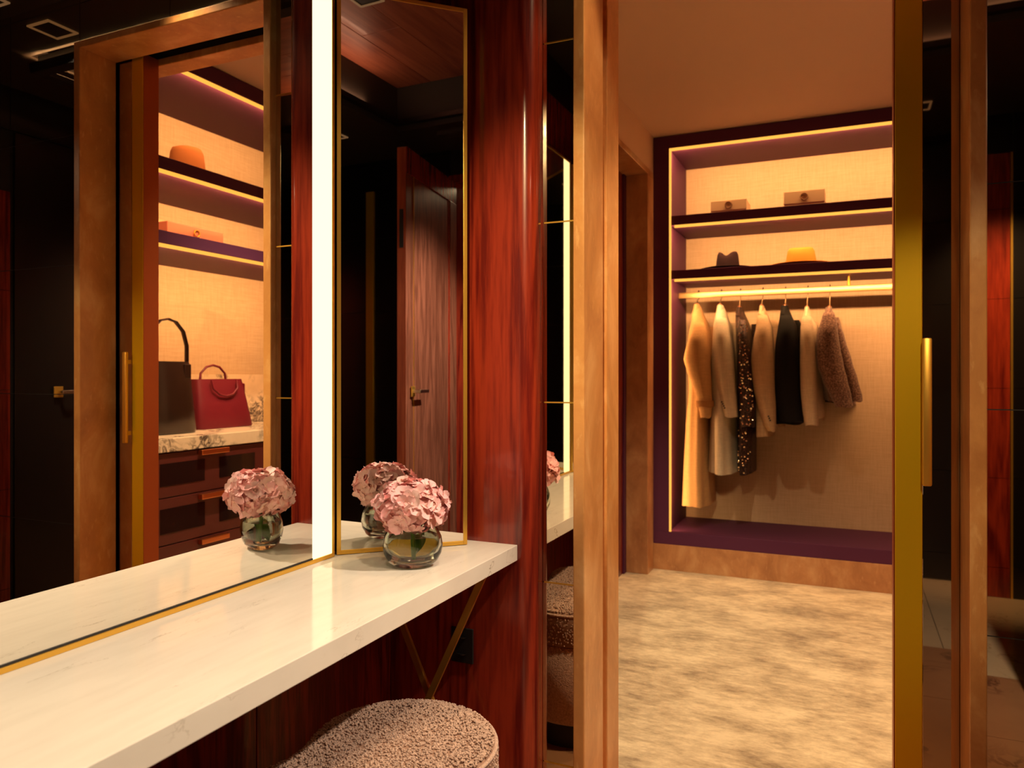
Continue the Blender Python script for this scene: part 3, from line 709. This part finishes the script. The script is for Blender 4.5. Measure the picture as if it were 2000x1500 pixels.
for x, dz in ((.738, -.02), (.80, .015)):
    hp = [(x, 2.94, 1.14+dz), (x-.01*(dz < 0), 2.945, 1.19+dz), (x-.015*(dz < 0), 2.985, 1.225+dz), (x-.015*(dz < 0), 3.03, 1.235+dz), (x-.015*(dz < 0), 3.075, 1.225+dz), (x-.01*(dz < 0), 3.115, 1.19+dz), (x, 3.12, 1.14+dz)]
    if dz < 0: hp = [(a-.02, b_, 1.17-(c-1.12)*.9) for a, b_, c in hp]
    mk('handle', M().tube(hp, .006, 8), LEATHER_R, t, smooth=60)

# ------------------------------------------------------------------ clothes on hangers
GD = {
'trench_body': [(1.636, -0.9, -0.865), (1.578, -0.91, -0.848), (1.521, -0.905, -0.822), (1.444, -0.924, -0.806), (1.3, -0.924, -0.792), (1.088, -0.919, -0.795), (0.896, -0.934, -0.797), (0.606, -0.945, -0.797), (0.384, -0.951, -0.785)],
'trench_sleeve': [(1.517, -0.865, -0.806), (1.462, -0.881, -0.784), (1.407, -0.899, -0.777), (1.352, -0.915, -0.77), (1.296, -0.926, -0.767), (1.222, -0.906, -0.763), (1.148, -0.877, -0.759), (1.084, -0.851, -0.758), (1.029, -0.839, -0.754), (0.937, -0.822, -0.761)],
'coat_body': [(1.626, -0.755, -0.716), (1.564, -0.762, -0.698), (1.507, -0.769, -0.677), (1.28, -0.782, -0.654), (0.947, -0.785, -0.638), (0.756, -0.790, -0.634), (0.594, -0.794, -0.628)],
'coat_sleeve': [(1.541, -0.733, -0.672), (1.477, -0.736, -0.655), (1.368, -0.741, -0.637), (1.258, -0.741, -0.624), (1.149, -0.727, -0.615), (1.04, -0.701, -0.608), (0.945, -0.679, -0.601)],
'seq_body': [(1.607, -0.636, -0.6), (1.56, -0.643, -0.584), (1.504, -0.638, -0.559), (1.279, -0.629, -0.544), (0.904, -0.62, -0.523), (0.716, -0.622, -0.528), (0.595, -0.616, -0.528)],
'seq_sleeve': [(1.528, -0.594, -0.555), (1.474, -0.598, -0.542), (1.348, -0.594, -0.529), (1.185, -0.596, -0.516), (1.023, -0.594, -0.504), (0.889, -0.587, -0.506)],
'blaz_body': [(1.612, -0.5, -0.471), (1.556, -0.51, -0.449), (1.501, -0.517, -0.429), (1.278, -0.537, -0.412), (0.999, -0.519, -0.409), (0.828, -0.51, -0.418)],
'blaz_sleeve': [(1.551, -0.49, -0.438), (1.489, -0.496, -0.414), (1.4, -0.514, -0.402), (1.311, -0.526, -0.396), (1.221, -0.525, -0.393), (1.114, -0.511, -0.392), (1.007, -0.485, -0.386), (0.919, -0.458, -0.385), (0.867, -0.427, -0.387)],
'black_body': [(1.607, -0.374, -0.331), (1.552, -0.381, -0.31), (1.497, -0.387, -0.286), (1.342, -0.405, -0.272), (1.093, -0.407, -0.267), (0.905, -0.401, -0.249)],
'black_sleeve': [(1.547, -0.364, -0.302), (1.486, -0.374, -0.276), (1.345, -0.391, -0.262), (1.221, -0.391, -0.258), (1.097, -0.385, -0.255), (1.009, -0.376, -0.249), (0.926, -0.364, -0.236)],
'crm_body': [(1.593, -0.24, -0.212), (1.548, -0.254, -0.196), (1.494, -0.259, -0.165), (1.276, -0.263, -0.15), (1.095, -0.238, -0.133), (0.946, -0.208, -0.125)],
'crm_sleeve': [(1.535, -0.241, -0.196), (1.483, -0.251, -0.18), (1.36, -0.254, -0.168), (1.221, -0.255, -0.165), (1.099, -0.252, -0.16), (0.994, -0.242, -0.156), (0.908, -0.226, -0.153)],
'twd_body': [(1.589, -0.123, -0.085), (1.545, -0.137, -0.067), (1.473, -0.16, -0.038), (1.366, -0.17, -0.018), (1.221, -0.162, 0.014), (1.114, -0.141, 0.038), (1.046, -0.133, 0.054)],
'twd_sleeve': [(1.557, -0.128, -0.072), (1.506, -0.142, -0.057), (1.428, -0.165, -0.049), (1.342, -0.171, -0.037), (1.255, -0.161, -0.021), (1.169, -0.132, -0.002), (1.083, -0.092, 0.018), (1.015, -0.061, 0.029)],
}
def resample(rows, n):
    z0, z1 = rows[0][0], rows[-1][0]; out = []
    for i in range(n):
        z = z0+(z1-z0)*i/(n-1)
        for a, c in zip(rows, rows[1:]):
            if a[0] >= z >= c[0]-1e-9:
                f = (a[0]-z)/(a[0]-c[0]); f = f*f*(3-2*f)*.5+f*.5
                out.append((z, a[1]+(c[1]-a[1])*f, a[2]+(c[2]-a[2])*f)); break
    return out
def garment_loft(rows, yc, depth, seed, fold, n=40, nr=26):
    rings = []; R = resample(rows, nr); z0, z1 = R[0][0], R[-1][0]
    for z, a, c in R:
        q = (z0-z)/(z0-z1); dp = depth(z, q); cx = (a+c)/2; hw = (c-a)/2; rg = []
        for j in range(n):
            t_ = 2*pi*j/n; ca, sa = math.cos(t_), math.sin(t_)
            wob = fold*q*(math.sin(5*t_+seed+q*1.3)*.6+math.sin(9*t_+seed*2.1-q)*.4)
            rr = 1+wob
            rg.append((cx+hw*rr*math.copysign(abs(ca)**.85, ca), yc+dp*rr*math.copysign(abs(sa)**.85, sa), z+.004*math.sin(3*t_+seed)*q))
        rings.append(rg)
    return M().loft(rings)
YR = 4.88
HANGW = wood('hanger wood', (.16, .06, .03), (.36, .15, .08), 20, .35, .2, 'y')
HN = ['wooden hanger holding the camel trench coat', 'wooden hanger holding the long ivory coat', 'wooden hanger holding the sequinned dress', 'wooden hanger holding the tan blazer with cuff buttons',
      'wooden hanger holding the black jacket', 'wooden hanger holding the short cream jacket', 'wooden hanger holding the tweed jacket']
hx = [(-.872, -.882), (-.729, -.738), (-.613, -.621), (-.479, -.487), (-.347, -.350), (-.219, -.226), (-.096, -.100)]
def hanger(i, zt):
    xt, xb = hx[i]; t = thing('clothes_hanger', (xb, YR, zt), HN[i], 'hanger', 'hangers on the brass rail')
    pts = [(xb, YR, zt+.0), (xb+.002, YR, zt+.04)]
    zr = 1.731
    for k in range(9):
        a = -.6+pi*1.12*k/8
        pts.append((xt, YR+.0-.013*math.cos(a)*-1+0, zr-.006+.016*math.sin(a)+.0)) if False else pts.append((xt, YR+.019*math.cos(a), 1.722+.016*math.sin(a)))
    pts.insert(2, (xt-.001, YR+.012, 1.685))
    mk('hook', M().tube(pts, .0026, 6), STEEL, t, smooth=60)
    mk('arm', M().tube([(xb, YR-.12, zt-.115), (xb, YR-.07, zt-.06), (xb, YR-.02, zt-.012), (xb, YR, zt+.004), (xb, YR+.03, zt-.012), (xb, YR+.09, zt-.06), (xb, YR+.15, zt-.115)], [.008, .010, .011, .013, .011, .010, .008], 10), HANGW, t, smooth=60)
    mk('neck_collar', M().lathe([(.0001, 0), (.013, 0), (.013, .012), (.005, .022), (.0001, .022)], (xb, YR, zt+.004), 12), plain('copper ferrule', (.75, .35, .2), metal=1, rough=.3), t, smooth=40)
def garment(key, name, label, cat, i, bmat, smat, dmax=.215, fold=.10, lining=None, group=None):
    bd, sl = GD[key+'_body'], GD[key+'_sleeve']; zt = bd[0][0]
    t = thing(name, ((bd[0][1]+bd[0][2])/2, YR, zt), label, cat, group)
    def dep(z, q):
        d = zt-z
        return .055+(dmax-.055)*min(1, (d/.13))**.8+.03*q
    mk('body', garment_loft(bd, YR+.02, dep, i*1.7, fold), bmat, t, smooth=80)
    s0 = sl[0][0]
    def dps(z, q): return .018+.055*min(1, (s0-z)/.10)-.02*q
    sm = mk('sleeve', garment_loft(sl, YR-.205, dps, i*2.3+1, .05, 28, 22), smat, t, smooth=80)
    far = [(z, a+.02, c+.02) for z, a, c in sl]
    mk('sleeve', garment_loft(far, YR+.24, dps, i*2.3+4, .05, 20, 14), smat, t, smooth=80)
    # collar
    z, a, c = bd[0]; cx = (a+c)/2; hw = (c-a)/2
    cl = []
    for dz, k in ((.012, .95), (-.012, 1.10), (-.045, 1.22)):
        cl.append([(cx+hw*k*math.cos(2*pi*j/24), YR+.0+(.058*k+max(0, -dz)*.9)*math.sin(2*pi*j/24), z+dz) for j in range(24)])
    mk('collar', M().loft(cl, cap=False), bmat, t, smooth=80)
    hanger(i, zt-.0)
    return t, sm
CAMEL = cloth('camel gabardine', (.60, .34, .14)); IVORY = cloth('ivory wool', (.66, .55, .40)); TANW = cloth('tan wool', (.56, .38, .22)); CREAMW = cloth('cream wool', (.63, .48, .32)); BLK = cloth('black wool', (.006, .005, .005), sheen=0)
TWEED, nt, b = newmat('brown tweed'); n1 = noise_tex(nt, coords(nt), 130, 3, .8)
nt.links.new(ramp(nt, n1, [(.38, (.055, .022, .018)), (.5, (.15, .07, .05)), (.64, (.33, .2, .14))]), b.inputs['Base Color']); setp(b, rough=.95, sheen=.2); bump(nt, b, n1, .5, .003)
SEQ, nt, b = newmat('dark sequin cloth'); vo = N(nt, 'ShaderNodeTexVoronoi'); vo.inputs['Scale'].default_value = 150; nt.links.new(coords(nt), vo.inputs['Vector'])
nt.links.new(ramp(nt, vo.outputs['Distance'], [(.2, (.15, .07, .05)), (.5, (.02, .012, .012))]), b.inputs['Base Color']); setp(b, rough=.45, metal=.4); bump(nt, b, vo.outputs['Distance'], .6, .003)

def cuffbits(t, sm, key, zrow, mat, n=3, name='cuff_button', frac=.3):
    sl = GD[key+'_sleeve']
    for k in range(n):
        z = zrow-.012*k
        for a, c in zip(sl, sl[1:]):
            if a[0] >= z >= c[0]: f = (a[0]-z)/(a[0]-c[0]); xl = a[1]+(c[1]-a[1])*f; xr = a[2]+(c[2]-a[2])*f
        x = xl+(xr-xl)*frac+.003*k
        q = M().lathe([(.0001, -.004), (.0045, -.003), (.005, 0), (.0001, .003)], (0, 0, 0), 10)
        mk(name, M().add([(x+vx, YR-.205-.058+vz, z+vy) for vx, vy, vz in q.v], q.f), mat, sm)
t, sm = garment('trench', 'trench_coat', 'full-length camel trench coat with a belted cuff, first on the rail from the left', 'coat', 0, CAMEL, CAMEL, .225, .13)
mk('cuff_strap', garment_loft([(1.040, -.850, -.745), (1.022, -.851, -.744), (1.002, -.847, -.743)], YR-.205, lambda z, q: .062, 1, 0, 24, 4), cloth('dark camel strap', (.42, .20, .07)), sm, smooth=60)
t, sm = garment('coat', 'long_coat', 'long ivory coat between the camel trench coat and the sequinned dress', 'coat', 1, IVORY, IVORY, .22, .11)
cuffbits(t, sm, 'coat', 1.035, BLACKM, 4, frac=.12)
t, sm = garment('seq', 'sequin_dress', 'dark sequinned dress hanging between two pale coats', 'dress', 2, SEQ, SEQ, .19, .10)
sq = plain('bright sequin', (.9, .72, .5), metal=1, rough=.12); rnd = random.Random(5); m = M()
for k in range(150):
    rows = GD['seq_sleeve'] if k < 100 else [r for r in GD['seq_body'] if r[0] < 1.0]
    z = rnd.uniform(rows[-1][0]+.01, rows[0][0]-.03)
    for a, c in zip(rows, rows[1:]):
        if a[0] >= z >= c[0]: f = (a[0]-z)/(a[0]-c[0]); xl = a[1]+(c[1]-a[1])*f; xr = a[2]+(c[2]-a[2])*f
    s = rnd.uniform(-.92, .92); x = (xl+xr)/2+(xr-xl)/2*s
    yq = (YR-.205-.066*math.sqrt(1-s*s)**.85) if k < 100 else YR+.02-.222*math.sqrt(1-s*s)**.85
    q = M().lathe([(.0001, .0007), (.0052, 0), (.0001, -.0007)], (0, 0, 0), 7); R = Matrix.Rotation(pi/2+rnd.uniform(-.5, .5), 3, 'X') @ Matrix.Rotation(rnd.uniform(-.5, .5), 3, 'Y')
    m.add([Vector((x, yq-.002, z))+R @ Vector(v) for v in q.v], q.f)
mk('sequins', m, sq, t, kind='stuff')
t, sm = garment('blaz', 'blazer', 'tan blazer with dark cuff buttons beside the sequinned dress', 'jacket', 3, TANW, TANW, .20, .09)
cuffbits(t, sm, 'blaz', .955, BLACKM, 3, frac=.55)
t, sm = garment('black', 'black_jacket', 'black jacket between two pale jackets', 'jacket', 4, BLK, BLK, .20, .08)
t, sm = garment('crm', 'cream_jacket', 'short cream jacket between the black jacket and the brown tweed jacket', 'jacket', 5, CREAMW, CREAMW, .20, .09)
t, sm = garment('twd', 'tweed_jacket', 'brown tweed jacket swinging out to the right at the end of the row', 'jacket', 6, TWEED, TWEED, .18, .07)
mk('lining', garment_loft([(z-.012, a+.01, c-.02) for z, a, c in GD['twd_body'][2:]], YR+.03, lambda z, q: .15, 3, .03, 20, 8), BLK, t, smooth=80)
# second sleeve of the tweed jacket, swung right
mk('sleeve', garment_loft([(1.50, -.075, -.04), (1.40, -.065, -.012), (1.28, -.045, .022), (1.16, -.015, .055), (1.06, .0, .080), (1.045, .01, .078)], YR-.12, lambda z, q: .05, 8, .04, 24, 14), TWEED, t, smooth=80)
# fitting of the added, unseen closet downlight
for (p, e, tg), lb in zip(CDOWN, ['round recessed downlight just inside the doorway of the closet room', 'round recessed downlight midway along the closet room ceiling']):
    if not e: continue
    t = thing('closet_downlight', (p[0], p[1], HC), lb, 'light', 'closet ceiling downlights')
    mk('trim_ring', M().lathe([(.035, -.001), (.05, -.001), (.05, -.006), (.035, -.004)], (p[0], p[1], HC), 24), BRASS, t, smooth=40)
    mk('lens', M().lathe([(.0001, -.001), (.035, -.001), (.035, -.002), (.0001, -.002)], (p[0], p[1], HC), 24), GLOW, t)
